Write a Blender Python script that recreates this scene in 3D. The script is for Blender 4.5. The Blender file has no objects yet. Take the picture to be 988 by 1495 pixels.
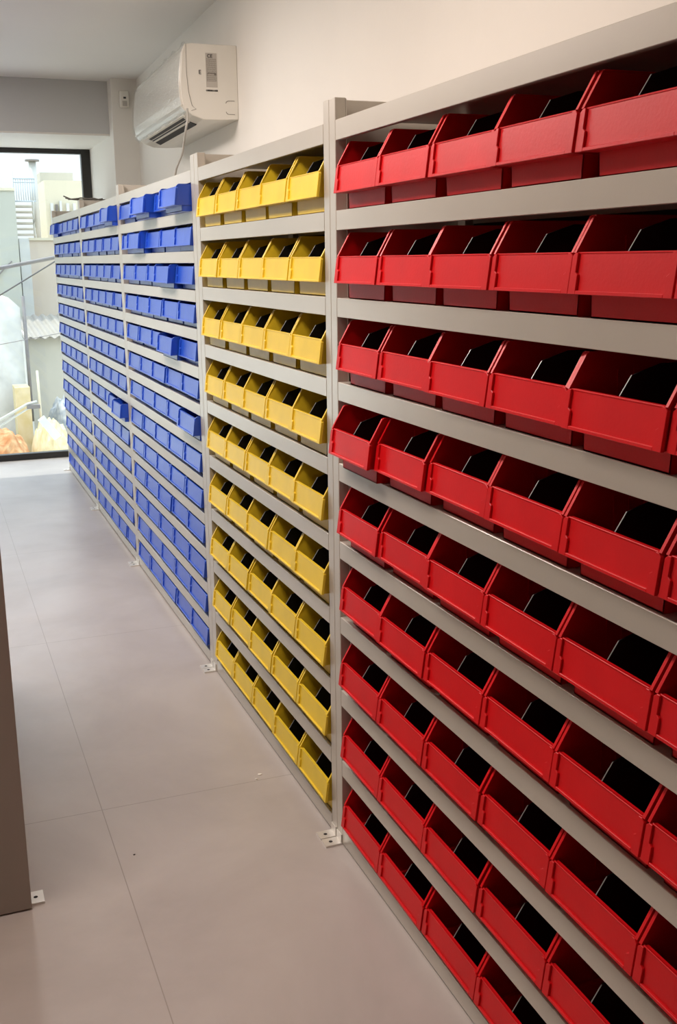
import bpy, bmesh, math, random
from mathutils import Vector, Matrix
random.seed(7)
scene = bpy.context.scene
COL = scene.collection

# ---------------------------------------------------------------- camera
F, PPX, PPY = 1537.3, 493.283, 747.891
PITCH, YAW, ROLL = 0.2358, 0.3659, 0.0108
CAM = Vector((-0.9403, -2.4454, 1.5768))
cy, sy, cp, sp = math.cos(YAW), math.sin(YAW), math.cos(PITCH), math.sin(PITCH)
fwd = Vector((sy*cp, cy*cp, -sp)); rt = Vector((cy, -sy, 0)); dn = fwd.cross(rt)
cr, sr = math.cos(ROLL), math.sin(ROLL)
rt, dn = cr*rt + sr*dn, -sr*rt + cr*dn
cd = bpy.data.cameras.new('camera'); cam = bpy.data.objects.new('camera', cd); COL.objects.link(cam)
cd.sensor_fit = 'VERTICAL'; cd.sensor_height = 36; cd.lens = 36*F/1495
cd.shift_x = (494-PPX)/1495; cd.shift_y = (PPY-747.5)/1495
cd.clip_start = .05; cd.clip_end = 300
M = Matrix((rt, -dn, -fwd)).transposed().to_4x4(); M.translation = CAM
cam.matrix_world = M; scene.camera = cam

# ---------------------------------------------------------------- exposure, world, sun, lamps
vs = scene.view_settings
vs.view_transform = 'Standard'; vs.look = 'None'; vs.gamma = 1; vs.use_curve_mapping = False; vs.exposure = 0.13
EXTRA = {}
w = bpy.data.worlds.new('sky'); scene.world = w; w.use_nodes = True
nt = w.node_tree; nt.nodes.clear()
wo = nt.nodes.new('ShaderNodeOutputWorld'); bg = nt.nodes.new('ShaderNodeBackground')
tc = nt.nodes.new('ShaderNodeTexCoord'); sep = nt.nodes.new('ShaderNodeSeparateXYZ')
ramp = nt.nodes.new('ShaderNodeValToRGB'); nz = nt.nodes.new('ShaderNodeTexNoise')
nz.inputs['Scale'].default_value = 6; nz.inputs['Detail'].default_value = 5
ramp.color_ramp.elements[0].position = 0.0; ramp.color_ramp.elements[0].color = (.88, .93, .92, 1)
ramp.color_ramp.elements[1].position = .8; ramp.color_ramp.elements[1].color = (2.9, 3.5, 4.3, 1)
mx = nt.nodes.new('ShaderNodeMix'); mx.data_type = 'RGBA'; mx.inputs['B'].default_value = (.95, .96, .95, 1)
mr = nt.nodes.new('ShaderNodeMapRange'); mr.inputs['From Min'].default_value = .45; mr.inputs['From Max'].default_value = .7; mr.inputs['To Max'].default_value = .7
L = nt.links.new
L(tc.outputs['Generated'], sep.inputs[0]); L(sep.outputs['Z'], ramp.inputs[0]); L(tc.outputs['Generated'], nz.inputs['Vector'])
L(nz.outputs['Fac'], mr.inputs['Value']); L(mr.outputs['Result'], mx.inputs['Factor']); L(ramp.outputs['Color'], mx.inputs['A'])
L(mx.outputs['Result'], bg.inputs['Color']); L(bg.outputs[0], wo.inputs[0]); bg.inputs['Strength'].default_value = 1.0

sd = bpy.data.lights.new('sun', 'SUN'); sd.energy = 3.0; sd.angle = math.radians(.6); sd.color = (1, .95, .86)
so = bpy.data.objects.new('sun', sd); COL.objects.link(so)
so.rotation_euler = Vector((0.30, -.36, -1.0)).to_track_quat('-Z', 'Y').to_euler()

def area(name, loc, size, energy, color, target=None):
    d = bpy.data.lights.new(name, 'AREA'); d.shape = 'RECTANGLE'; d.size, d.size_y = size; d.energy = energy; d.color = color
    o = bpy.data.objects.new(name, d); COL.objects.link(o); o.location = loc
    if target is not None:
        o.rotation_euler = (Vector(target)-Vector(loc)).to_track_quat('-Z', 'Y').to_euler()
    return o
WARM = (1, .89, .83)
area('ceiling_panel_light', (-1.0, -.1, 2.77), (.6, .6), 36, (1, .84, .75))
area('ceiling_panel_light', (-1.0, 1.9, 2.77), (.6, 1.2), 46, WARM)
area('ceiling_panel_light', (-1.1, 4.0, 2.77), (.6, 1.2), 20, (1, .95, .90))

# ---------------------------------------------------------------- materials
def lin(c):
    return tuple(((v/255)/12.92 if v/255 <= .04045 else (((v/255)+.055)/1.055)**2.4) for v in c)
def mat(name, rgb, rough=.5, metal=0, noise=0, nscale=8, bump=0, bscale=40, spec=.5, rgb2=None, stretch=None, coat=0):
    m = bpy.data.materials.new(name); m.use_nodes = True; t = m.node_tree; b = t.nodes['Principled BSDF']
    c = lin(rgb); b.inputs['Base Color'].default_value = (*c, 1); b.inputs['Roughness'].default_value = rough
    b.inputs['Metallic'].default_value = metal; b.inputs['Specular IOR Level'].default_value = spec
    b.inputs['Coat Weight'].default_value = coat
    geo = t.nodes.new('ShaderNodeNewGeometry'); vec = geo.outputs['Position']
    if stretch:
        mp = t.nodes.new('ShaderNodeMapping'); mp.inputs['Scale'].default_value = stretch; t.links.new(vec, mp.inputs[0]); vec = mp.outputs[0]
    if noise:
        n = t.nodes.new('ShaderNodeTexNoise'); n.inputs['Scale'].default_value = nscale; n.inputs['Detail'].default_value = 6
        t.links.new(vec, n.inputs['Vector'])
        x = t.nodes.new('ShaderNodeMix'); x.data_type = 'RGBA'
        c2 = lin(rgb2) if rgb2 else tuple(v*(1-noise) for v in c)
        x.inputs['A'].default_value = (*c, 1); x.inputs['B'].default_value = (*c2, 1)
        r = t.nodes.new('ShaderNodeMapRange'); r.inputs['From Min'].default_value = .35; r.inputs['From Max'].default_value = .65
        t.links.new(n.outputs['Fac'], r.inputs['Value']); t.links.new(r.outputs['Result'], x.inputs['Factor'])
        t.links.new(x.outputs['Result'], b.inputs['Base Color'])
    if bump:
        n = t.nodes.new('ShaderNodeTexNoise'); n.inputs['Scale'].default_value = bscale; n.inputs['Detail'].default_value = 4
        t.links.new(vec, n.inputs['Vector'])
        bp = t.nodes.new('ShaderNodeBump'); bp.inputs['Strength'].default_value = bump; bp.inputs['Distance'].default_value = .002
        t.links.new(n.outputs['Fac'], bp.inputs['Height']); t.links.new(bp.outputs[0], b.inputs['Normal'])
    return m
MT = {}
MT['wall'] = mat('wall_paint', (226, 222, 214), .7, noise=.04, nscale=1.5, bump=.15, bscale=60)
MT['ceiling'] = mat('ceiling_paint', (230, 227, 222), .8, noise=.03, nscale=1)
MT['beam'] = mat('grey_beam_paint', (196, 196, 194), .8, noise=.04, nscale=2)
MT['steel'] = mat('powder_coated_steel', (200, 194, 183), .30, metal=.3, noise=.05, nscale=3, bump=.06, bscale=180)
MT['plate'] = mat('galvanised_plate', (228, 224, 216), .35, metal=.5)
MT['endpanel_shaded'] = mat('end_panel_steel_shaded', (160, 150, 140), .5, metal=.1, noise=.04, nscale=2)  # unit steel with the shade of its unlit side in the base colour
MT['back_shade'] = mat('back_panel_shade', (34, 32, 32), .7)  # near-black colour stands in for the shade behind the bins
MT['hole'] = mat('dark_bolt_hole', (40, 34, 30), .8)
MT['red'] = mat('red_plastic', (212, 10, 20), .40, noise=.10, nscale=9, bump=.12, bscale=160, spec=.32)
MT['yellow'] = mat('yellow_plastic', (238, 204, 46), .38, noise=.08, nscale=12, bump=.12, bscale=160)
MT['blue'] = mat('blue_plastic', (26, 80, 202), .30, noise=.10, nscale=12, bump=.25, bscale=60, stretch=(1, 4, .4), spec=.9)
MT['black'] = mat('black_divider_plastic', (5, 5, 6), .6, spec=.25)
MT['edge'] = mat('divider_edge_glint', (120, 120, 120), .3)  # grey of the divider's front edge is a painted catch-light
MT['frame'] = mat('black_window_frame', (38, 36, 34), .4)
MT['acwhite'] = mat('ac_white_plastic', (226, 222, 212), .3)
MT['acfront'] = mat('ac_glossy_front', (232, 229, 220), .15, coat=.5)
MT['dark'] = mat('dark_interior_plastic', (22, 22, 26), .5)
MT['seam'] = mat('seam_shadow_gap', (120, 114, 106), .7)
MT['sticker'] = mat('sticker_silver_paper', (186, 180, 170), .5)
MT['ink'] = mat('black_ink', (30, 28, 28), .6)
MT['cord'] = mat('grey_cord_rubber', (176, 172, 164), .5)
MT['wire'] = mat('dark_wire', (92, 88, 82), .6)
MT['plaster'] = mat('plaster_chip', (240, 236, 228), .8)
# exterior
MT['ext_green'] = mat('pale_green_render', (184, 184, 170), .9, noise=.06, nscale=.8)
MT['ext_cream'] = mat('cream_render', (214, 205, 180), .9, noise=.05, nscale=1)
MT['ext_beige'] = mat('beige_pink_render', (199, 183, 163), .9, noise=.10, nscale=1.2, rgb2=(212, 199, 183))
MT['ext_white'] = mat('white_render', (216, 216, 210), .9, noise=.08, nscale=2, rgb2=(199, 199, 194))
MT['ext_grey'] = mat('grey_concrete', (176, 171, 156), .9, noise=.12, nscale=1.5, rgb2=(192, 185, 169))
MT['ext_patch'] = mat('patched_white_plaster', (214, 214, 208), .9, noise=.2, nscale=5, rgb2=(194, 194, 187))
MT['roofsheet'] = mat('corrugated_roof_sheet', (150, 142, 130), .7, noise=.08, nscale=3)
MT['earth'] = mat('orange_earth', (176, 115, 68), 1, noise=.3, nscale=9, rgb2=(199, 162, 117), bump=.8, bscale=8)
MT['sand'] = mat('cream_stucco_rubble', (203, 185, 135), 1, noise=.2, nscale=7, rgb2=(216, 203, 167), bump=.6, bscale=12)
MT['bluegrey'] = mat('blue_grey_debris', (135, 142, 149), .9, noise=.4, nscale=9, rgb2=(185, 183, 178), bump=.6, bscale=10)
MT['extmetal'] = mat('weathered_steel', (135, 129, 124), .6, metal=.3, noise=.2, nscale=5)
MT['extpipe'] = mat('pale_flue_metal', (192, 190, 180), .5, metal=.2)
MT['railpaint'] = mat('pale_blue_grey_rail_paint', (176, 186, 192), .6)
MT['concrete'] = mat('pale_terrace_concrete', (226, 222, 212), .9, noise=.08, nscale=2)

def glass_mat(name, tint, gl):
    m = bpy.data.materials.new(name); m.use_nodes = True; t = m.node_tree; t.nodes.clear()
    o = t.nodes.new('ShaderNodeOutputMaterial'); tr = t.nodes.new('ShaderNodeBsdfTransparent'); g = t.nodes.new('ShaderNodeBsdfGlossy')
    x = t.nodes.new('ShaderNodeMixShader'); lw = t.nodes.new('ShaderNodeLayerWeight'); lw.inputs[0].default_value = .5
    pw = t.nodes.new('ShaderNodeMath'); pw.operation = 'POWER'; pw.inputs[1].default_value = 5; t.links.new(lw.outputs['Facing'], pw.inputs[0])
    fr = t.nodes.new('ShaderNodeMath'); fr.operation = 'MULTIPLY_ADD'; fr.inputs[1].default_value = .9; fr.inputs[2].default_value = .03; t.links.new(pw.outputs[0], fr.inputs[0])
    tr.inputs[0].default_value = (*tint, 1); g.inputs['Roughness'].default_value = gl
    t.links.new(fr.outputs[0], x.inputs[0]); t.links.new(tr.outputs[0], x.inputs[1]); t.links.new(g.outputs[0], x.inputs[2]); t.links.new(x.outputs[0], o.inputs[0])
    return m
MT['glass'] = glass_mat('window_glass', (.96, .98, .97), .02)
def film_mat():
    m = bpy.data.materials.new('clear_plastic_film'); m.use_nodes = True; t = m.node_tree; t.nodes.clear()
    o = t.nodes.new('ShaderNodeOutputMaterial'); tr = t.nodes.new('ShaderNodeBsdfTransparent'); g = t.nodes.new('ShaderNodeBsdfGlossy')
    x = t.nodes.new('ShaderNodeMixShader'); n = t.nodes.new('ShaderNodeTexNoise'); bp = t.nodes.new('ShaderNodeBump')
    n.inputs['Scale'].default_value = 22; n.inputs['Detail'].default_value = 6; bp.inputs['Strength'].default_value = .9; bp.inputs['Distance'].default_value = .01
    tr.inputs[0].default_value = (.96, .96, .95, 1); g.inputs['Roughness'].default_value = .12; x.inputs[0].default_value = .26
    t.links.new(n.outputs['Fac'], bp.inputs['Height']); t.links.new(bp.outputs[0], g.inputs['Normal'])
    t.links.new(tr.outputs[0], x.inputs[1]); t.links.new(g.outputs[0], x.inputs[2]); t.links.new(x.outputs[0], o.inputs[0])
    return m
MT['film'] = film_mat()

def floor_mat():
    m = mat('porcelain_floor_tiles', (186, 178, 170), .34, spec=.5)
    t = m.node_tree; b = t.nodes['Principled BSDF']; N = t.nodes.new; K = t.links.new
    geo = N('ShaderNodeNewGeometry'); sp_ = N('ShaderNodeSeparateXYZ'); K(geo.outputs['Position'], sp_.inputs[0])
    def math_(op, a, b_=None, c=None):
        n = N('ShaderNodeMath'); n.operation = op
        for i, v in enumerate((a, b_, c)):
            if v is None: continue
            if isinstance(v, (int, float)): n.inputs[i].default_value = v
            else: K(v, n.inputs[i])
        return n.outputs[0]
    def joint(s, off, per, wd):
        a = math_('ADD', s, off); a = math_('DIVIDE', a, per); a = math_('FRACT', a); a = math_('SUBTRACT', a, .5); a = math_('ABSOLUTE', a)
        return math_('GREATER_THAN', a, .5-wd/per)
    jx = joint(sp_.outputs['X'], .59+7.5, .75, .0013); jy = joint(sp_.outputs['Y'], -.345+15, 1.51, .0014)
    j = math_('MAXIMUM', jx, jy)
    n1 = N('ShaderNodeTexNoise'); n1.inputs['Scale'].default_value = 1.6; n1.inputs['Detail'].default_value = 7; n1.inputs['Roughness'].default_value = .6; n1.inputs['Distortion'].default_value = .4
    K(geo.outputs['Position'], n1.inputs['Vector'])
    cr_ = N('ShaderNodeValToRGB'); cr_.color_ramp.elements[0].position = .3; cr_.color_ramp.elements[1].position = .7
    cr_.color_ramp.elements[0].color = (*lin((168, 160, 155)), 1); cr_.color_ramp.elements[1].color = (*lin((190, 183, 178)), 1)
    K(n1.outputs['Fac'], cr_.inputs[0])
    x = N('ShaderNodeMix'); x.data_type = 'RGBA'; K(j, x.inputs['Factor']); K(cr_.outputs[0], x.inputs['A']); x.inputs['B'].default_value = (*lin((150, 142, 134)), 1)
    K(x.outputs['Result'], b.inputs['Base Color'])
    n2 = N('ShaderNodeTexNoise'); n2.inputs['Scale'].default_value = 5; n2.inputs['Detail'].default_value = 5; K(geo.outputs['Position'], n2.inputs['Vector'])
    mr_ = N('ShaderNodeMapRange'); mr_.inputs['To Min'].default_value = .24; mr_.inputs['To Max'].default_value = .42; K(n2.outputs['Fac'], mr_.inputs['Value']); K(mr_.outputs['Result'], b.inputs['Roughness'])
    return m
MT['floor'] = floor_mat()

# ---------------------------------------------------------------- mesh helpers
def box(bm, x0, x1, y0, y1, z0, z1, mi=0):
    v = [bm.verts.new(p) for p in ((x0,y0,z0),(x1,y0,z0),(x1,y1,z0),(x0,y1,z0),(x0,y0,z1),(x1,y0,z1),(x1,y1,z1),(x0,y1,z1))]
    fs = []
    for f in ((0,3,2,1),(4,5,6,7),(0,1,5,4),(1,2,6,5),(2,3,7,6),(3,0,4,7)):
        ff = bm.faces.new([v[i] for i in f]); ff.material_index = mi; fs.append(ff)
    return fs
def hull8(bm, pts, mi=0):
    v = [bm.verts.new(p) for p in pts]
    for f in ((0,3,2,1),(4,5,6,7),(0,1,5,4),(1,2,6,5),(2,3,7,6),(3,0,4,7)):
        bm.faces.new([v[i] for i in f]).material_index = mi
def prism(bm, A, B, mi=0):
    """solid between two matching polygons"""
    a = [bm.verts.new(p) for p in A]; b = [bm.verts.new(p) for p in B]; n = len(a)
    bm.faces.new(a).material_index = mi; bm.faces.new(b[::-1]).material_index = mi
    for i in range(n):
        bm.faces.new((a[i], b[i], b[(i+1) % n], a[(i+1) % n])).material_index = mi
def tube(bm, pts, r, seg=8, mi=0):
    pts = [Vector(p) for p in pts]; rings = []
    for i, p in enumerate(pts):
        t = (pts[min(i+1, len(pts)-1)] - pts[max(i-1, 0)]).normalized()
        a = t.cross(Vector((0, 0, 1)));
        if a.length < 1e-3: a = t.cross(Vector((1, 0, 0)))
        a.normalize(); b = t.cross(a)
        rings.append([bm.verts.new(p + r*(math.cos(k*2*math.pi/seg)*a + math.sin(k*2*math.pi/seg)*b)) for k in range(seg)])
    for i in range(len(rings)-1):
        for k in range(seg):
            f = bm.faces.new((rings[i][k], rings[i][(k+1) % seg], rings[i+1][(k+1) % seg], rings[i+1][k])); f.material_index = mi; f.smooth = True
    bm.faces.new(rings[0][::-1]).material_index = mi; bm.faces.new(rings[-1]).material_index = mi
def spline(pts, n=8):
    P = [Vector(p) for p in pts]; out = []
    for i in range(len(P)-1):
        p0, p1, p2, p3 = P[max(i-1, 0)], P[i], P[i+1], P[min(i+2, len(P)-1)]
        for k in range(n):
            t = k/n
            out.append(.5*((2*p1)+(-p0+p2)*t+(2*p0-5*p1+4*p2-p3)*t*t+(-p0+3*p1-3*p2+p3)*t*t*t))
    out.append(P[-1]); return out
def mesh(name, bm, mats, bevel=0):
    bmesh.ops.recalc_face_normals(bm, faces=bm.faces)
    if bevel:
        es = [e for e in bm.edges if len(e.link_faces) == 2 and e.calc_face_angle(0) > .6]
        bmesh.ops.bevel(bm, geom=es, offset=bevel, segments=1, affect='EDGES', profile=.5)
    me = bpy.data.meshes.new(name); bm.to_mesh(me); bm.free()
    for m in (mats if isinstance(mats, (list, tuple)) else [mats]): me.materials.append(MT[m])
    return me
def obj(name, me, parent=None, loc=None):
    o = bpy.data.objects.new(name, me); COL.objects.link(o)
    if parent: o.parent = parent
    if loc is not None: o.location = loc
    return o
def empty(name, loc, rz=0):
    o = bpy.data.objects.new(name, None); COL.objects.link(o); o.location = loc; o.rotation_euler = (0, 0, rz); o.empty_display_size = .05
    return o
def tag(o, label, cat, group=None, kind=None):
    o['label'] = label; o['category'] = cat
    if group: o['group'] = group
    if kind: o['kind'] = kind
    return o
def struct(name, bm, m, bevel=0):
    o = obj(name, mesh(name, bm, m, bevel)); o['kind'] = 'structure'; return o
def NB(): return bmesh.new()

# ---------------------------------------------------------------- room
ZC = 2.80; XL, YB = -3.4, -5.0
def wx(y): return .512 + .023*(y-2.9)           # face of the right wall
YW = 6.43                                        # window plane
b = NB(); box(b, XL-.1, .75, YB-.1, 6.62, -.12, 0); fl = struct('floor', b, 'floor')
b = NB(); box(b, XL-.1, .75, YB-.1, 6.62, ZC, ZC+.15); struct('ceiling', b, 'ceiling')
b = NB(); prism(b, [(wx(YB), YB, 0), (wx(5.3), 5.3, 0), (wx(5.3)+.25, 5.3, 0), (wx(YB)+.25, YB, 0)],
                [(wx(YB), YB, ZC), (wx(5.3), 5.3, ZC), (wx(5.3)+.25, 5.3, ZC), (wx(YB)+.25, YB, ZC)]); struct('wall_right', b, 'wall')
b = NB(); box(b, XL-.12, XL, YB, 6.6, 0, ZC); struct('wall_left', b, 'wall')
b = NB(); box(b, XL, .6, YB-.12, YB, 0, ZC); struct('wall_front', b, 'wall')
# the column in the corner, and the deep lintel over the window
b = NB(); box(b, .392, .82, 5.3, 6.6, 0, ZC); struct('wall_corner_column', b, 'wall')
b = NB(); box(b, XL, .392, 5.45, 6.6, 2.452, ZC); struct('wall_back', b, 'beam')
b = NB(); box(b, XL, .392, 5.452, 6.6, 2.440, 2.452); struct('trim_1', b, 'wall')
# window: black frame with glass
win = NB()
box(win, .322, .392, YW, YW+.07, 0, 2.44); box(win, XL+.02, .322, YW, YW+.07, 2.405, 2.44); box(win, XL+.02, .322, YW, YW+.07, 0, .05)
box(win, -2.0, -1.93, YW, YW+.07, .05, 2.405); box(win, XL+.02, XL+.09, YW, YW+.07, .05, 2.405)
wf = obj('window_1', mesh('window_1', win, 'frame', .002)); wf['kind'] = 'structure'
for x0, x1 in ((XL+.09, -2.0), (-1.93, .322)):
    b = NB(); box(b, x0, x1, YW+.03, YW+.036, .05, 2.405); obj('window_pane', mesh('window_pane', b, 'glass'), wf)

# ---------------------------------------------------------------- shelving units
P = .205; Z0 = .0502; ZT = 1.946; DEP = .375
def shelf_mesh(y0, y1, t):
    """deck with a folded front lip, top face at z = 0"""
    y0 += .0012; y1 -= .0012; b = NB(); box(b, 0, .0022, y0, y1, -t, 0); box(b, .0016, DEP-.004, y0, y1, -.0016, 0)
    box(b, .0016, .014, y0, y1, -t, -t+.0016); box(b, DEP-.0056, DEP-.004, y0, y1, -.03, -.0016)
    return mesh('shelf', b, 'steel', .0008)
def upright_mesh(w, side):
    """front post (box section) with the closed side panel behind it; side=+1 panel on the +y side"""
    b = NB(); box(b, 0, .028, .0012, w-.0012, 0.004, ZT); box(b, DEP-.028, DEP, .0012, w-.0012, 0.004, ZT)
    y = w-.0025 if side > 0 else 0
    box(b, .028, DEP-.028, y, y+.0025, .02, ZT)
    box(b, .028, .030, 0, w, .03, ZT-.002)
    return mesh('upright', b, 'steel', .0014)
def foot_mesh(w):
    b = NB(); box(b, -.048, .012, 0.002, w-.002, 0, .0055)
    for k in range(1):
        seg = 12; c = [(-.028+.0055*math.cos(a*2*math.pi/seg), w/2+.0055*math.sin(a*2*math.pi/seg)) for a in range(seg)]
        f = b.faces.new([b.verts.new((x, y, .0058)) for x, y in c]); f.material_index = 1
    box(b, -.004, -.0005, .004, w-.004, .004, .03)
    return mesh('foot_plate', b, ['plate', 'hole'])
def unit(label, y_near, y_far, wn, wfar, nrow, t, rot=0, x=0, cat='shelving unit'):
    """y_near/y_far: outer extent; posts wn, wfar wide"""
    L_ = y_far - y_near
    u = empty('shelving_unit', (x, y_near, 0), 0); tag(u, label, cat, 'steel shelving units')
    obj('upright', upright_mesh(wn, -1), u, (0, 0, 0)); obj('upright', upright_mesh(wfar, 1), u, (0, L_-wfar, 0))
    sm = shelf_mesh(wn, L_-wfar, t)
    for k in range(nrow+1):
        obj('shelf', sm, u, (0, 0, Z0 + P*9/nrow*k))
    bk = NB(); box(bk, DEP-.0035, DEP-.0020, wn, L_-wfar, .02, Z0+9*P); obj('back_panel', mesh('back_panel', bk, 'back_shade'), u)  # unseen panel, added and coloured to keep the shelf interior dark
    obj('foot_plate', foot_mesh(.042), u, (0, (0 if wn > .03 else 0), 0)); obj('foot_plate', foot_mesh(.042), u, (0, L_-.042, 0))
    return u
TR, TBl = .0457, .0429
unit('tall grey steel shelving unit filled with red bins, nearest on the right', -1.62, .041, .041, .041, 9, TR)
unit('grey steel shelving unit filled with yellow bins, between red and blue bins', .041, 1.404, .041, .055, 9, TR)
unit('grey steel shelving unit of blue bins standing beside the yellow bins', 1.404, 3.008, .056, .036, 13, TBl)
unit('middle one of three grey shelving units filled with blue bins', 3.010, 4.408, .036, .040, 13, TBl)
unit('grey shelving unit of blue bins farthest away, next to the window', 4.410, 5.868, .040, .03, 13, TBl)

# opposite unit whose end panel cuts the left edge of the picture
ou = empty('shelving_unit', (-.83, .012, 0), 0); tag(ou, 'shelving unit at left edge showing its plain taupe grey end panel, darkened as its unlit side', 'shelving unit')
for yy in (0, 1.56):
    b = NB(); box(b, -DEP, 0, yy, yy+.03, .004, ZT); obj('end_panel', mesh('end_panel', b, 'endpanel_shaded', .0015), ou)
b = NB(); box(b, -.0016, 0, .03, 1.56, -TR, 0); box(b, -DEP+.004, -.0016, .03, 1.56, -.0016, 0); sm = mesh('shelf', b, 'steel', .0004)
for k in range(10): obj('shelf', sm, ou, (0, 0, Z0+P*k))
b = NB(); box(b, -DEP+.002, -DEP+.0035, .03, 1.56, .02, Z0+9*P); obj('back_panel', mesh('back_panel', b, 'steel'), ou)
fmm = foot_mesh(.058)
for yy in (.016, 1.516):
    f_ = obj('foot_plate', fmm, ou, (-.015, yy+.058, 0)); f_.rotation_euler = (0, 0, math.pi)

# ---------------------------------------------------------------- storage bins
def bin_meshes(w, H, zpb, zpt, run, D, m, inset, xf, xp, divider=None, flange=.005):
    """open hopper-front bin. local x: 0 = shelf edge, + into the shelf; y centred; z = 0 on the deck"""
    hw = w/2
    def yo(z): return hw - .0015 - inset*.45*(1 - (z-zpb)/(H-zpb))
    def ylo(z): return hw - .0015 - inset*(1.25 - .2*z/zpb)
    t = .0024
    prof = [(xf, 0), (xf, zpb), (xp, zpb), (xp+.008, zpt), (xp+.008+run, H), (D, H), (D, 0)]
    b = NB()
    for s in (1, -1):
        # lower tapering wall + upper wall in one solid
        up = [(xp, zpb), (xp+.008, zpt), (xp+.008+run, H), (D, H), (D, zpb)]
        prism(b, [(x, s*yo(z), z) for x, z in up], [(x, s*(yo(z)-t), z) for x, z in up])
        lo = [(xf, 0), (xf, zpb), (D, zpb), (D, 0)]
        prism(b, [(x, s*ylo(z), z) for x, z in lo], [(x, s*(ylo(z)-t), z) for x, z in lo])
        box(b, xp+.002, D, min(s*(ylo(zpb)-t), s*yo(zpb)), max(s*(ylo(zpb)-t), s*yo(zpb)), zpb, zpb+.002)
        # rim flange along the sloping edge and the top
        p0, p1, p2 = (xp+.007, zpt-.002), (xp+.008+run, H), (D, H)
        o_, i_ = hw-.0006, yo(H)-.0052*(w/.243)
        for (a, c) in ((p0, p1), (p1, p2)):
            dx, dz = c[0]-a[0], c[1]-a[1]; l = math.hypot(dx, dz); nx, nz_ = -dz/l*.0028, dx/l*.0028
            hull8(b, [(a[0], s*i_, a[1]), (a[0], s*o_, a[1]), (c[0], s*o_, c[1]), (c[0], s*i_, c[1]),
                      (a[0]+nx, s*i_, a[1]+nz_), (a[0]+nx, s*o_, a[1]+nz_), (c[0]+nx, s*o_, c[1]+nz_), (c[0]+nx, s*i_, c[1]+nz_)])
        # stiffening ribs on the inner wall
        for xr in (.075, .105, .135):
            y1, y2 = yo(H*.82)-t, yo(H*.3)-t
            prism(b, [(xr, s*y1, H*.82), (xr, s*y2, H*.3), (xr, s*(y2-.002), H*.3), (xr, s*(y1-.002), H*.82)],
                     [(xr+.0035, s*y1, H*.82), (xr+.0035, s*y2, H*.3), (xr+.0035, s*(y2-.002), H*.3), (xr+.0035, s*(y1-.002), H*.82)])
    yb = ylo(0)
    box(b, xf, D, -yb, yb, 0, .0025)
    prism(b, [(D, -yb, 0), (D, yb, 0), (D, yo(H), H), (D, -yo(H), H)], [(D-.0025, -yb, 0), (D-.0025, yb, 0), (D-.0025, yo(H), H), (D-.0025, -yo(H), H)])
    yz = ylo(zpb)
    prism(b, [(xf, -yb, 0), (xf, yb, 0), (xf, yz, zpb), (xf, -yz, zpb)], [(xf+.0025, -yb, 0), (xf+.0025, yb, 0), (xf+.0025, yz, zpb), (xf+.0025, -yz, zpb)])
    box(b, xp+.002, xf+.002, -yz, yz, zpb, zpb+.0025)
    body = mesh('bin_body', b, m)
    # front panel
    def xx(z): return xp + .008*(z-zpb)/(zpt-zpb)
    b = NB(); c = min(.006, (zpt-zpb)*.1)
    poly = [(-hw, zpb), (hw, zpb), (hw, zpt-c), (hw-c, zpt), (-hw+c, zpt), (-hw, zpt-c)]
    prism(b, [(xx(z), y, z) for y, z in poly], [(xx(z)+.003, y, z) for y, z in poly])
    e = .0042*(w/.243)
    ph = zpt-zpb; sw = .019*(w/.243); j = .006
    for s in (1, -1):   # stepped pilasters
        q = [(hw, zpb), (hw, zpt-c), (hw-c, zpt-.001), (hw-sw+j, zpt-.001), (hw-sw+j, zpb+ph*.52), (hw-sw, zpb+ph*.46), (hw-sw, zpb+.006)]
        q = [(s*y, z) for y, z in q] + [(s*(hw-sw), zpb)]
        prism(b, [(xx(z)-e, y, z) for y, z in q], [(xx(z)+.0005, y, z) for y, z in q])
    q = [(-hw+sw, zpb), (hw-sw, zpb), (hw-sw, zpb+.0055), (-hw+sw, zpb+.0055)]
    prism(b, [(xx(z)-e, y, z) for y, z in q], [(xx(z)+.0005, y, z) for y, z in q])
    # rolled top lip
    box(b, xx(zpt)-.0012, xx(zpt)+.0075, -hw+c+.004, hw-c-.004, zpt-.003, zpt)
    panel = mesh('front_panel', b, m, .0007)
    dv = None
    if divider:
        (xa, za), (xb, zb) = divider; b = NB(); h = .0011
        pr = [(xf+.004, .003), (xf+.004, zpb+.005), (xa, zpb+.006), (xa, za), (xb, zb), (xb+.05, .143), (D-.004, .143), (D-.004, .003)]
        prism(b, [(x, -h, z) for x, z in pr], [(x, h, z) for x, z in pr], 0)
        hull8(b, [(xa-.0008, -h, za-.03), (xa-.0008, h, za-.03), (xa, h, za-.03), (xa, -h, za-.03), (xa-.0008, -h, za), (xa-.0008, h, za), (xa, h, za), (xa, -h, za)], 1)  # pale front strips carry the painted catch-light
        hull8(b, [(xa-.0008, -h, za), (xa-.0008, h, za), (xa, h, za), (xa, -h, za), (xb-.0008, -h, zb), (xb-.0008, h, zb), (xb, h, zb), (xb, -h, zb)], 1)
        dv = mesh('divider', b, ['black', 'edge'])
    return body, panel, dv
ORD = ['first', 'second', 'third', 'fourth', 'fifth', 'sixth', 'seventh', 'eighth', 'ninth', 'tenth', 'eleventh', 'twelfth', 'thirteenth']
def make_bin(ms, label, group, loc, rz=0):
    r = empty('storage_bin', loc, rz); tag(r, label, 'storage bin', group)
    for n, me in zip(('bin_body', 'front_panel', 'divider'), ms):
        if me: obj(n, me, r)
    return r
def copy_bin(src, label, loc, rz=0):
    r = src.copy(); COL.objects.link(r); r.location = loc; r.rotation_euler = (0, 0, rz); r['label'] = label
    for ch in src.children:
        c = ch.copy(); COL.objects.link(c); c.parent = r
    return r
def row_name(r, n): return 'top row' if r == 0 else ('bottom row' if r == n-1 else ORD[r]+' row from top')
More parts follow.
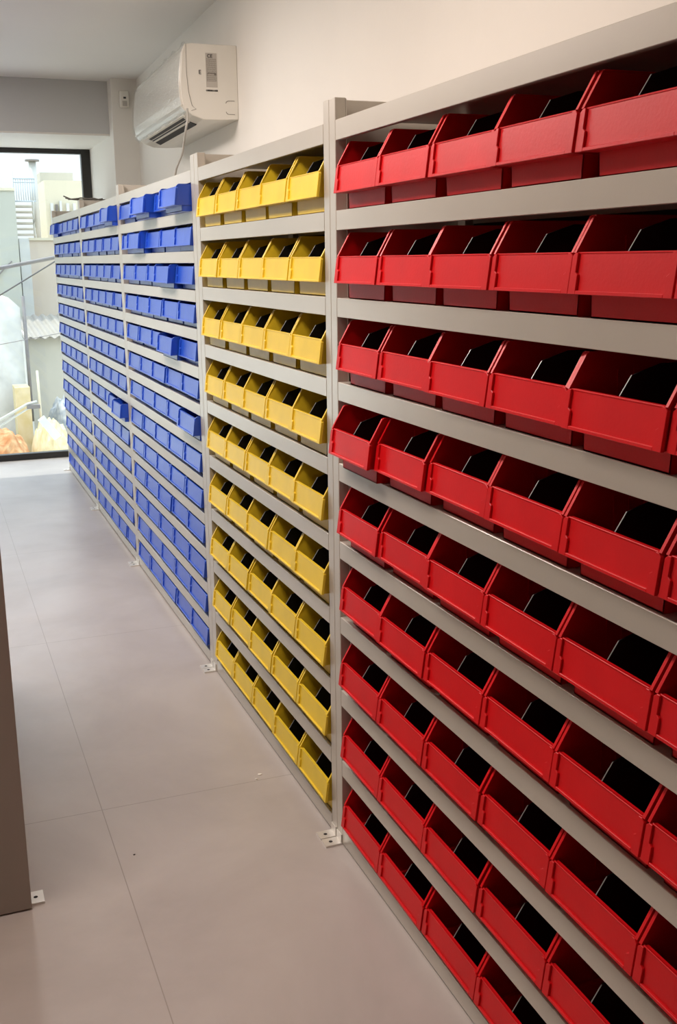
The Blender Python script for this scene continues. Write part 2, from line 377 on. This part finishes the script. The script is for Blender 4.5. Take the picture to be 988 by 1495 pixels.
def place(ms, group, nrow, nbin, y_left, pitch, lab, off, x0=0):
    first = None
    for r in range(nrow):
        z = Z0 + P*9/nrow*(nrow-1-r) + .0003
        for i in range(nbin):
            dx, dy, rz, extra = off.get((r, i), (None, 0, 0, ''))
            if dx is None: dx = random.uniform(-.003, .003)
            loc = (dx + x0, y_left - pitch*(i+.5) + dy, z)
            if 'far' in lab: pass
            lb = lab(row_name(r, nrow), ORD[i]) if callable(lab) else lab
            if first is None:
                first = make_bin(ms, lb, group, loc, rz)
            else:
                copy_bin(first, lb, loc, rz)
red = bin_meshes(.2455, .150, .036, .098, .030, .335, 'red', .013, .010, -.018, ((-.003, .099), (.016, .128)))
yel = bin_meshes(.2435, .150, .036, .098, .030, .335, 'yellow', .013, .010, -.014, ((.001, .099), (.020, .128)))
class Lab:
    def __init__(s, f): s.f = f
    def __call__(s, a, b): return s.f(a, b)
    def __contains__(s, x): return False
place(red, 'red storage bins with dividers', 9, 6, -.042, .2495,
      Lab(lambda a, b_: f'red hopper bin with black divider, {a}, {b_} from left'),
      {(3, 0): (-.022, 0, 0, ''), (3, 1): (-.006, 0, 0, ''), (2, 4): (-.006, -.001, 0, '')})
place(yel, 'yellow storage bins with dividers', 9, 5, 1.322, .2475,
      Lab(lambda a, b_: f'yellow hopper bin with black divider, {a}, {b_} from left'), {})
def blue(w): return bin_meshes(w, .092, .021, .087, .006, .30, 'blue', .006, .012, -.012, None)
o3 = {(0, 0): (-.002, .020, 0, ''), (0, 1): (.004, .019, 0, ''), (0, 2): (-.055, .016, .012, ''), (0, 3): (-.012, -.004, 0, ''), (0, 4): (-.055, -.008, .006, ''),
      (1, 1): (-.03, 0, .006, ''), (2, 3): (-.03, 0, 0, ''), (4, 3): (-.03, 0, 0, ''), (6, 4): (-.02, 0, 0, '')}
o2 = {(0, 4): (-.045, 0, 0, ''), (7, 3): (-.018, .002, .010, ''), (7, 4): (-.04, -.004, .012, '')}
place(blue(.287), 'blue storage bins beside the yellow ones', 13, 5, 2.938, .293,
      Lab(lambda a, b_: f'blue bin of unit next to yellow, {a}, {b_} from left'), o3, .009)
place(blue(.2545), 'blue storage bins in the middle blue unit', 13, 5, 4.358, .2605,
      Lab(lambda a, b_: f'blue bin of middle blue unit, {a}, {b_} from left'), o2, .009)
place(blue(.268), 'blue storage bins in the far blue unit', 13, 5, 5.832, .2745,
      Lab(lambda a, b_: f'blue bin of unit beside window, {a}, {b_} from left'), {(0, 0): (-.02, 0, 0, '')}, .009)

# ---------------------------------------------------------------- air conditioner
ANG = math.atan(.023); AL = 1.28
ac = empty('air_conditioner', (wx(2.56), 2.56, 2.207), -ANG)
tag(ac, 'white wall mounted split air conditioner above the blue bins, film still on', 'air conditioner')
W0 = .514   # wall x used when reading the profile off the photo
pf = [(.514, .326), (.30, .326), (.272, .320), (.258, .285), (.250, .216), (.2455, .15), (.247, .10), (.256, .055), (.272, .035), (.30, .017), (.346, .001), (.420, 0), (.514, .006)]
pf = [(x-W0, z) for x, z in pf]
b = NB(); prism(b, [(x, .004, z) for x, z in pf], [(x, AL-.004, z) for x, z in pf]); obj('housing', mesh('housing', b, 'acwhite', .001), ac)
for y0 in (-.002, AL-.006):
    b = NB(); pf2 = [(x, z) for x, z in pf if x > -.246]; pf2 = [(-.236, .324)] + [(x, z) for x, z in pf]
    prism(b, [(x*1.0, y0, z) for x, z in pf], [(x, y0+.008, z) for x, z in pf]); obj('side_cover', mesh('side_cover', b, 'acwhite', .003), ac)
# glossy front panel, curved in profile, standing a little proud
fp = [(-.238, .3215), (-.254, .287), (-.2645, .216), (-.270, .15), (-.269, .10), (-.262, .062)]
b = NB(); prism(b, [(x-.004, .004, z) for x, z in fp] + [(x+.006, .004, z) for x, z in fp[::-1]],
                [(x-.004, AL-.004, z) for x, z in fp] + [(x+.006, AL-.004, z) for x, z in fp[::-1]]); obj('front_panel', mesh('front_panel', b, 'acfront', .0015), ac)
# lower front lip
b = NB(); q = [(-.268, .060), (-.257, .050), (-.246, .036), (-.238, .044), (-.255, .064)]
prism(b, [(x-.005, .01, z) for x, z in q], [(x-.005, AL-.01, z) for x, z in q]); obj('front_lip', mesh('front_lip', b, 'acfront', .001), ac)
# air outlet: two dark slots with a vane between, on the sloping underside
d = Vector((-.168+.246, 0, .001-.037)).normalized(); nrm = Vector((d.z, 0, -d.x)) * (1 if d.z < 0 else -1)
if nrm.z > 0: nrm = -nrm
def slot(a0, a1, y0, y1, h, name, m, base=Vector((-.2355, 0, .0305))):
    b = NB(); A = base + d*a0; B = base + d*a1
    pts = [A+nrm*h, B+nrm*h, B-nrm*.004, A-nrm*.004]
    prism(b, [(p.x, y0, p.z) for p in pts], [(p.x, y1, p.z) for p in pts]); return obj(name, mesh(name, b, m), ac)
ot = slot(.006, .078, .16, AL-.20, .0030, 'air_outlet', 'dark')
slot(.036, .044, .16, AL-.20, .0075, 'vane', 'acwhite')
slot(-.004, .006, .10, AL-.12, .0055, 'outlet_rim', 'acwhite')
# seam, moulded hatch and rating label on the near end cover
b = NB(); tube(b, [(-.236, -.003, .322), (-.238, -.003, .20), (-.232, -.003, .12), (-.218, -.003, .06), (-.20, -.003, .045), (-.262+.04, -.003, .038)], .0009, 6); obj('cover_seam', mesh('cover_seam', b, 'seam'), ac)
def arc(cx, cz, r, a0, a1): return [(cx+r*math.cos(math.radians(a)), -.003, cz+r*math.sin(math.radians(a))) for a in range(a0, a1+1, 15)]
b = NB(); tube(b, [(-.018, -.003, .086), (-.04, -.003, .086)] + arc(-.045, .071, .015, 90, 165), .0012, 6); tube(b, arc(-.045, .042, .015, 195, 270) + [(-.04, -.003, .027), (-.018, -.003, .027)], .0012, 6)
obj('pipe_hatch', mesh('pipe_hatch', b, 'seam'), ac)
lb = NB(); box(lb, -.148, -.096, -.0032, -.0021, .142, .288); label = obj('rating_label', mesh('rating_label', lb, 'sticker'), ac)
b = NB(); random.seed(3); z = .262
while z > .165:
    h = .0016; x = -.145
    while x < -.1:
        l = random.uniform(.004, .012); box(b, x, min(x+l, -.099), -.0036, -.0031, z, z+h); x += l+.0015
    z -= .0045
box(b, -.141, -.104, -.0036, -.0031, .2005, .2035); box(b, -.141, -.139, -.0036, -.0031, .19, .2035); box(b, -.110, -.1, -.0036, -.0031, .193, .2025)
obj('label_print', mesh('label_print', b, 'seam'), label)
b = NB(); x = -.150
for k in range(15):
    l = random.choice((.0016, .0026)); box(b, x, x+l, -.0036, -.0021, .124, .131); x += .0037
obj('serial_barcode', mesh('serial_barcode', b, 'ink'), ac)
def text(name, s, size, loc, m, parent, rot=(math.pi/2, 0, 0), align='CENTER'):
    cu = bpy.data.curves.new(name, 'FONT'); cu.body = s; cu.size = size; cu.extrude = .0003; cu.align_x = align; cu.offset = size*.012
    tmp = bpy.data.objects.new(name, cu); COL.objects.link(tmp)
    dg = bpy.context.evaluated_depsgraph_get(); me = bpy.data.meshes.new_from_object(tmp.evaluated_get(dg)); bpy.data.objects.remove(tmp)
    me.materials.clear(); me.materials.append(MT[m]); o = obj(name, me, parent, loc); o.rotation_euler = rot; return o
text('letter_e', 'E', .026, (-.176, -.0028, .196), 'ink', ac)
text('ce_mark', 'CE', .021, (-.128, -.0038, .268), 'ink', label)
# clear protective film with wrinkles
b = NB(); ny, n_ = 46, 14; random.seed(11); g = []
prf = [(-.236, .330), (-.262, .290), (-.273, .216), (-.279, .15), (-.278, .10), (-.272, .062), (-.262, .044), (-.245, .028)]
for iy in range(ny+1):
    y = -.012 + (AL+.02)*iy/ny; row = []
    for k, (x, z) in enumerate(prf):
        a = .0035*math.sin(y*31+k*1.3) + random.uniform(-.002, .002)
        edge = 1 if (k > 4 or k == 0) else .35
        row.append(b.verts.new((x-abs(a)*edge-.001, y, z + a*edge*(1.6 if k in (0, 7) else .3))))
    g.append(row)
for iy in range(ny):
    for k in range(len(prf)-1):
        f = b.faces.new((g[iy][k], g[iy+1][k], g[iy+1][k+1], g[iy][k+1])); f.smooth = True
obj('protective_film', mesh('protective_film', b, 'film'), ac)

def ray(u, v): return rt*((u-PPX)/F) + dn*((v-PPY)/F) + fwd
# hanging power cord (positions read off the photo at the distance of the unit's near end)
cord = []
for (u, v, y) in ((273, 158, 2.53), (274, 172, 2.535), (271, 190, 2.545), (268.5, 208, 2.66), (266, 224, 2.72), (261, 237, 2.80), (257, 248, 2.86), (255, 262, 2.90)):
    r_ = ray(u, v); cord.append(CAM + r_*((y-CAM.y)/r_.y))
b = NB(); tube(b, spline(cord, 8), .0052, 8); o = obj('power_cord', mesh('power_cord', b, 'cord'))
tag(o, 'grey power cord dangling from the air conditioner down behind the shelving', 'cord')

# sensor on the column
sn = empty('motion_sensor', (.4765, 5.3, 2.664)); tag(sn, 'small white alarm sensor box on the corner column', 'sensor')
b = NB(); box(b, -.031, .031, -.032, 0, -.055, .055); obj('sensor_case', mesh('sensor_case', b, 'acwhite', .004), sn)
b = NB(); box(b, -.008, .010, -.0345, -.032, .002, .014); obj('sensor_lens', mesh('sensor_lens', b, 'dark'), sn)
b = NB(); box(b, -.016, .016, -.0340, -.032, -.046, -.012)
for k in range(4): box(b, -.013, .013, -.0352, -.034, -.042+.008*k, -.039+.008*k)
obj('sensor_grille', mesh('sensor_grille', b, 'sticker'), sn)

# loose wire lying on top of the far shelving
b = NB()
def top(u, v, z=ZT+.004): r_ = ray(u, v); return CAM + r_*((z-CAM.z)/r_.z)
y_ = 4.415
for pts in ([(-.075, .012), (-.03, .004), (0, .003), (.035, .004), (.09, .012), (.13, .004), (.18, .005), (.22, .012), (.25, .006)], [(-.06, .004), (-.035, .006), (0, .010), (.03, .014), (.10, .004), (.15, .010)], [(-.085, .024), (-.06, .012), (-.04, .004)]):
    tube(b, spline([(x, y_+.012*math.sin(x*40), ZT+z) for x, z in pts], 6), .0042, 7)
o = obj('loose_wire', mesh('loose_wire', b, 'wire')); tag(o, 'twisted scrap of grey wire lying on top of the far shelving posts', 'wire')

# crumbs on the floor
def chip(name, x, y, s, m, label, seed):
    random.seed(seed); b = NB(); bmesh.ops.create_icosphere(b, subdivisions=1, radius=s)
    for v in b.verts: v.co = Vector((v.co.x*random.uniform(.6, 1.5), v.co.y*random.uniform(.5, 1.2), v.co.z*random.uniform(.25, .5)))
    mz = min(v.co.z for v in b.verts)
    for v in b.verts: v.co.z -= mz
    me = mesh(name, b, m); o = obj(name, me, None, (x, y, 0)); tag(o, label, 'debris'); return o
chip('plaster_chip', -.093, .478, .007, 'plaster', 'white plaster chip on the floor before the yellow bins', 2)
chip('plaster_chip', -.112, .455, .004, 'plaster', 'smallest white plaster crumb beside the larger chip on the floor', 5)
chip('grit_speck', -.546, .167, .0035, 'hole', 'dark speck of grit on the floor tile in mid aisle', 4)

# ---------------------------------------------------------------- outside the window
def at(u, v, y): r_ = ray(u, v); return CAM + r_*((y-CAM.y)/r_.y)
def ebox(name, m, x0, x1, y0, y1, z0, z1, label=None, cat=None, group=None, parent=None):
    b = NB(); box(b, x0, x1, y0, y1, z0, z1); o = obj(name, mesh(name, b, m), parent)
    if label: tag(o, label, cat, group)
    return o
g_ = ebox('outside_ground', 'concrete', -30, 30, 6.62, 60, -3.2, -3.0); g_['kind'] = 'structure'
g_ = ebox('outside_terrace', 'concrete', -8, 8, 6.62, 12.98, -1.1, -.95); g_['kind'] = 'structure'
# pale green tall building, left
bl = empty('neighbour_building', (-1.7, 15.2, -3)); tag(bl, 'tall pale green rendered building at left of the window view', 'building')
ebox('building_wall', 'ext_green', -2.2, 2.22, 0, 4.5, 0, 5.66, parent=bl)
b = NB(); tube(b, spline([(2.10, -.03, 4.6), (1.86, -.03, 4.35), (1.78, -.03, 4.0), (1.84, -.03, 3.7), (1.95, -.03, 3.4)], 6), .012, 6); obj('wall_cable', mesh('wall_cable', b, 'extmetal'), bl)
ebox('roof_edge', 'ext_cream', -2.2, 2.22, -.02, 4.5, 5.66, 5.70, parent=bl)
# middle building with beige face, roof blocks, chimney, railing and stair
mb = empty('neighbour_building', (.66, 16, -3)); tag(mb, 'beige and white building with roof terrace, centre of window view', 'building')
ebox('building_wall', 'ext_beige', 0.10, 5, 0, 6, 0, 4.93, parent=mb)
ebox('corner_pillar', 'ext_white', -.06, .10, -.02, 6, 0, 4.96, parent=mb)
ebox('parapet', 'ext_cream', .10, 5, -.03, .12, 4.93, 4.97, parent=mb)
ebox('penthouse', 'ext_cream', .62, 1.35, 2.0, 4.0, 4.93, 6.02, parent=mb)
ebox('penthouse_roof_box', 'ext_grey', .62, 1.22, 2.6, 3.8, 6.02, 6.20, parent=mb)
ebox('penthouse_annex', 'ext_white', 1.35, 3.6, 2.2, 4.2, 4.93, 6.0, parent=mb)
b = NB()
for x in (.70, .98, 1.10): box(b, x, x+.05, 1.93, 2.02, 4.93, 5.62)
box(b, .86, .90, 1.92, 1.99, 4.97, 5.66); obj('wall_pilasters', mesh('wall_pilasters', b, 'ext_white'), mb)
b = NB(); box(b, .79, .83, 1.95, 2.01, 4.97, 5.6); obj('drain_pipe', mesh('drain_pipe', b, 'extmetal'), mb)
fl_ = NB(); tube(fl_, [(.36, 1.2, 4.93), (.36, 1.2, 6.28)], .062, 12); ch = obj('chimney_flue', mesh('chimney_flue', fl_, 'extpipe'), mb)
b = NB(); tube(b, [(.36, 1.2, 6.27), (.36, 1.2, 6.30)], .12, 12); tube(b, [(.36, 1.2, 6.25), (.36, 1.2, 6.28)], .05, 12); obj('flue_cap', mesh('flue_cap', b, 'extmetal'), ch)
# spiral stair
for k in range(6):
    b = NB(); a = k*.28; z = 5.02+.095*k
    pts = [(.30, 1.0), (.30-.36*math.cos(a*.4)-.02*k, .62+.05*k), (.30-.36*math.cos(a*.4)-.02*k, .9+.05*k)]
    box(b, -.04, .28, .5+.06*k, .78+.06*k, z, z+.03); obj('stair_tread', mesh('stair_tread', b, 'ext_grey'), mb)
b = NB(); tube(b, [(-.06, .4, 4.9), (-.06, .4, 6.05)], .016, 6); tube(b, spline([(.26, .45, 4.95), (.24, .45, 5.2), (.26, .45, 5.58)], 4), .014, 6); obj('stair_post', mesh('stair_post', b, 'extpipe'), mb)
rl = NB()
for k in range(10):
    tube(rl, [(-.04+.037*k, .45, 5.56), (-.04+.037*k, .45, 5.92)], .006, 5)
tube(rl, [(-.05, .45, 5.93), (.30, .45, 5.93)], .012, 6); tube(rl, [(-.05, .45, 5.57), (.30, .45, 5.57)], .012, 6); tube(rl, [(-.05, .45, 5.87), (.30, .45, 5.87)], .008, 6)
obj('balcony_railing', mesh('balcony_railing', rl, 'railpaint'), mb)
# shed with corrugated roof
sh = empty('roof_shed', (.36, 13, -.95)); tag(sh, 'low shed with white side wall and ribbed roof outside window', 'shed')
b = NB(); prism(b, [(0, 0, 0), (3.2, 0, 0), (3.2, 0, 1.50), (0, 0, 1.50)], [(0, 1.9, 0), (3.2, 1.9, 0), (3.2, 1.9, 1.66), (0, 1.9, 1.66)]); obj('shed_wall', mesh('shed_wall', b, 'ext_grey'), sh)
b = NB(); prism(b, [(-.03, -.02, 0), (0, -.02, 0), (0, -.02, 1.52), (-.03, -.02, 1.52)], [(-.03, 1.92, 0), (0, 1.92, 0), (0, 1.92, 1.68), (-.03, 1.92, 1.68)]); obj('side_wall', mesh('side_wall', b, 'ext_white'), sh)
b = NB(); box(b, -.05, -.03, .75, .90, .95, 1.25); obj('wall_vent', mesh('wall_vent', b, 'extmetal'), sh)
b = NB(); n = 150; A = []; B = []
for k in range(n+1):
    x = -.06+3.3*k/n; h = .018*math.sin(x*2*math.pi/.13)
    A.append((x, -.12, 1.51+h)); B.append((x, 2.0, 1.72+h))
va = [b.verts.new(p) for p in A]; vb = [b.verts.new(p) for p in B]; va2 = [b.verts.new((p[0], p[1], p[2]-.012)) for p in A]; vb2 = [b.verts.new((p[0], p[1], p[2]-.012)) for p in B]
for k in range(n):
    b.faces.new((va[k], va[k+1], vb[k+1], vb[k])); b.faces.new((va2[k], vb2[k], vb2[k+1], va2[k+1])); b.faces.new((va[k], va2[k], va2[k+1], va[k+1])); b.faces.new((vb[k], vb[k+1], vb2[k+1], vb2[k]))
obj('corrugated_roof', mesh('corrugated_roof', b, 'roofsheet'), sh)
# patched white wall, lower left
pw = empty('garden_wall', (-3, 11.5, -.95)); tag(pw, 'patched white wall with sloping top at lower left of window view', 'wall')
b = NB(); q = [(0, 0), (3.17, 0), (3.17, 1.98), (3.05, 2.10), (2.2, 2.22), (0, 2.3)]
prism(b, [(x, 0, z) for x, z in q], [(x, 1.2, z) for x, z in q]); obj('wall_body', mesh('wall_body', b, 'ext_patch'), pw)
b = NB(); tube(b, [(3.215, -.03, .55), (3.215, -.03, 2.12)], .022, 8); obj('drain_pipe', mesh('drain_pipe', b, 'extmetal'), pw)
def heap(name, cx, cyy, sx, sy_, h, m, seed, label, cat='rubble heap', z0=-.95, up=0):
    random.seed(seed); b = NB(); N_ = 26; g = []
    for i in range(N_+1):
        row = []
        for j in range(N_+1):
            u, v = i/N_*2-1, j/N_*2-1; rr = max(0, 1-(abs(u)**2.6+abs(v)**2.6)*.9)
            z = h*rr**.45*(1+.10*math.sin(9*u+seed)*math.cos(7*v)) + random.uniform(-.02, .02)*(rr > 0)
            row.append(b.verts.new((u*sx, v*sy_, max(0, z))))
        g.append(row)
    for i in range(N_):
        for j in range(N_): b.faces.new((g[i][j], g[i+1][j], g[i+1][j+1], g[i][j+1]))
    edge = [g[i][0] for i in range(N_+1)] + [g[N_][j] for j in range(1, N_+1)] + [g[i][N_] for i in range(N_-1, -1, -1)] + [g[0][j] for j in range(N_-1, 0, -1)]
    b.faces.new(edge[::-1]); o = obj(name, mesh(name, b, m), None, (cx, cyy, z0)); tag(o, label, cat); return o
heap('earth_heap', -.33, 10.3, .42, .6, .62, 'earth', 1, 'orange brown earth heap outside at the bottom of the window')
heap('stucco_rubble', .345, 10.6, .24, .5, .64, 'sand', 2, 'cream rubble mound outside between earth heap and shed')
heap('debris_pile', .74, 11.7, .34, .5, .80, 'bluegrey', 3, 'blue grey debris pile outside against the shed wall')
b = NB(); A_, B_ = at(14, 596, 11.0), at(46, 566, 11.0)
o = ebox('ruined_wall', 'sand', A_.x+.08, B_.x-.02, 11.0, 11.4, -.95, at(30, 566, 11.0).z, 'cream ruined wall stub outside behind the steel gutter', 'wall stub')
def rod(name, p, q, r, m, label, cat, seg=8, group=None):
    b = NB(); tube(b, [p, q], r, seg); o = obj(name, mesh(name, b, m)); tag(o, label, cat, group); return o
def ext(p, q, a, c): d_ = (q-p); return p - d_*a, q + d_*c
p, q = ext(at(0, 391.5, 9), at(80, 376, 9), 4, 3); rod('steel_pipe', p, q, .020, 'extmetal', 'dark steel pipe crossing the window view near eye level', 'pipe')
p, q = ext(at(0, 431, 9.3), at(78, 383, 9.3), 1.5, 1); rod('overhead_cable', p, q, .008, 'wire', 'thin brown cable sloping below the dark pipe outside', 'cable')
p, q = ext(at(0, 503, 10), at(85, 487, 10), 3, 3); rod('overhead_cable', p, q, .004, 'extmetal', 'thin pale cable just under the ribbed shed roof', 'cable')
gt = empty('steel_gutter', at(0, 616, 9.6)); tag(gt, 'bent pale steel gutter slanting over the orange earth heap', 'gutter')
for k, dv_ in enumerate((0, 9)):
    b = NB(); o_ = gt.location; tube(b, [at(-40, 640+dv_, 9.6)-o_, at(0, 613+dv_, 9.6)-o_, at(40, 590+dv_*.8, 9.6)-o_, at(54, 586+dv_*.7, 9.6)-o_], .016 if k == 0 else .011, 6); obj('gutter_rail', mesh('gutter_rail', b, 'extpipe'), gt)
b = NB(); c1 = at(46, 590, 9.6)-gt.location; box(b, c1.x-.05, c1.x+.09, -.03, .05, c1.z-.05, c1.z-.01); obj('gutter_bracket', mesh('gutter_bracket', b, 'extmetal'), gt)
p = at(54, 541, 10.3); rod('wooden_stake', Vector((p.x, 10.3, p.z)), at(60, 610, 10.3), .014, 'ext_cream', 'thin pale stake standing in the cream rubble outside', 'stake')
p, q = at(63, 612, 9.9), at(86, 640, 9.9); b = NB(); hull8(b, [(p.x-.05, 9.9, p.z-.02), (q.x-.05, 9.9, q.z-.02), (q.x-.05, 10, q.z-.02), (p.x-.05, 10, p.z-.02), (p.x+.02, 9.9, p.z+.03), (q.x+.03, 9.9, q.z+.03), (q.x+.03, 10, q.z+.03), (p.x+.02, 10, p.z+.03)])
o = obj('white_plank', mesh('white_plank', b, 'ext_white')); tag(o, 'white plank leaning down the rubble outside, by the shelving', 'plank')
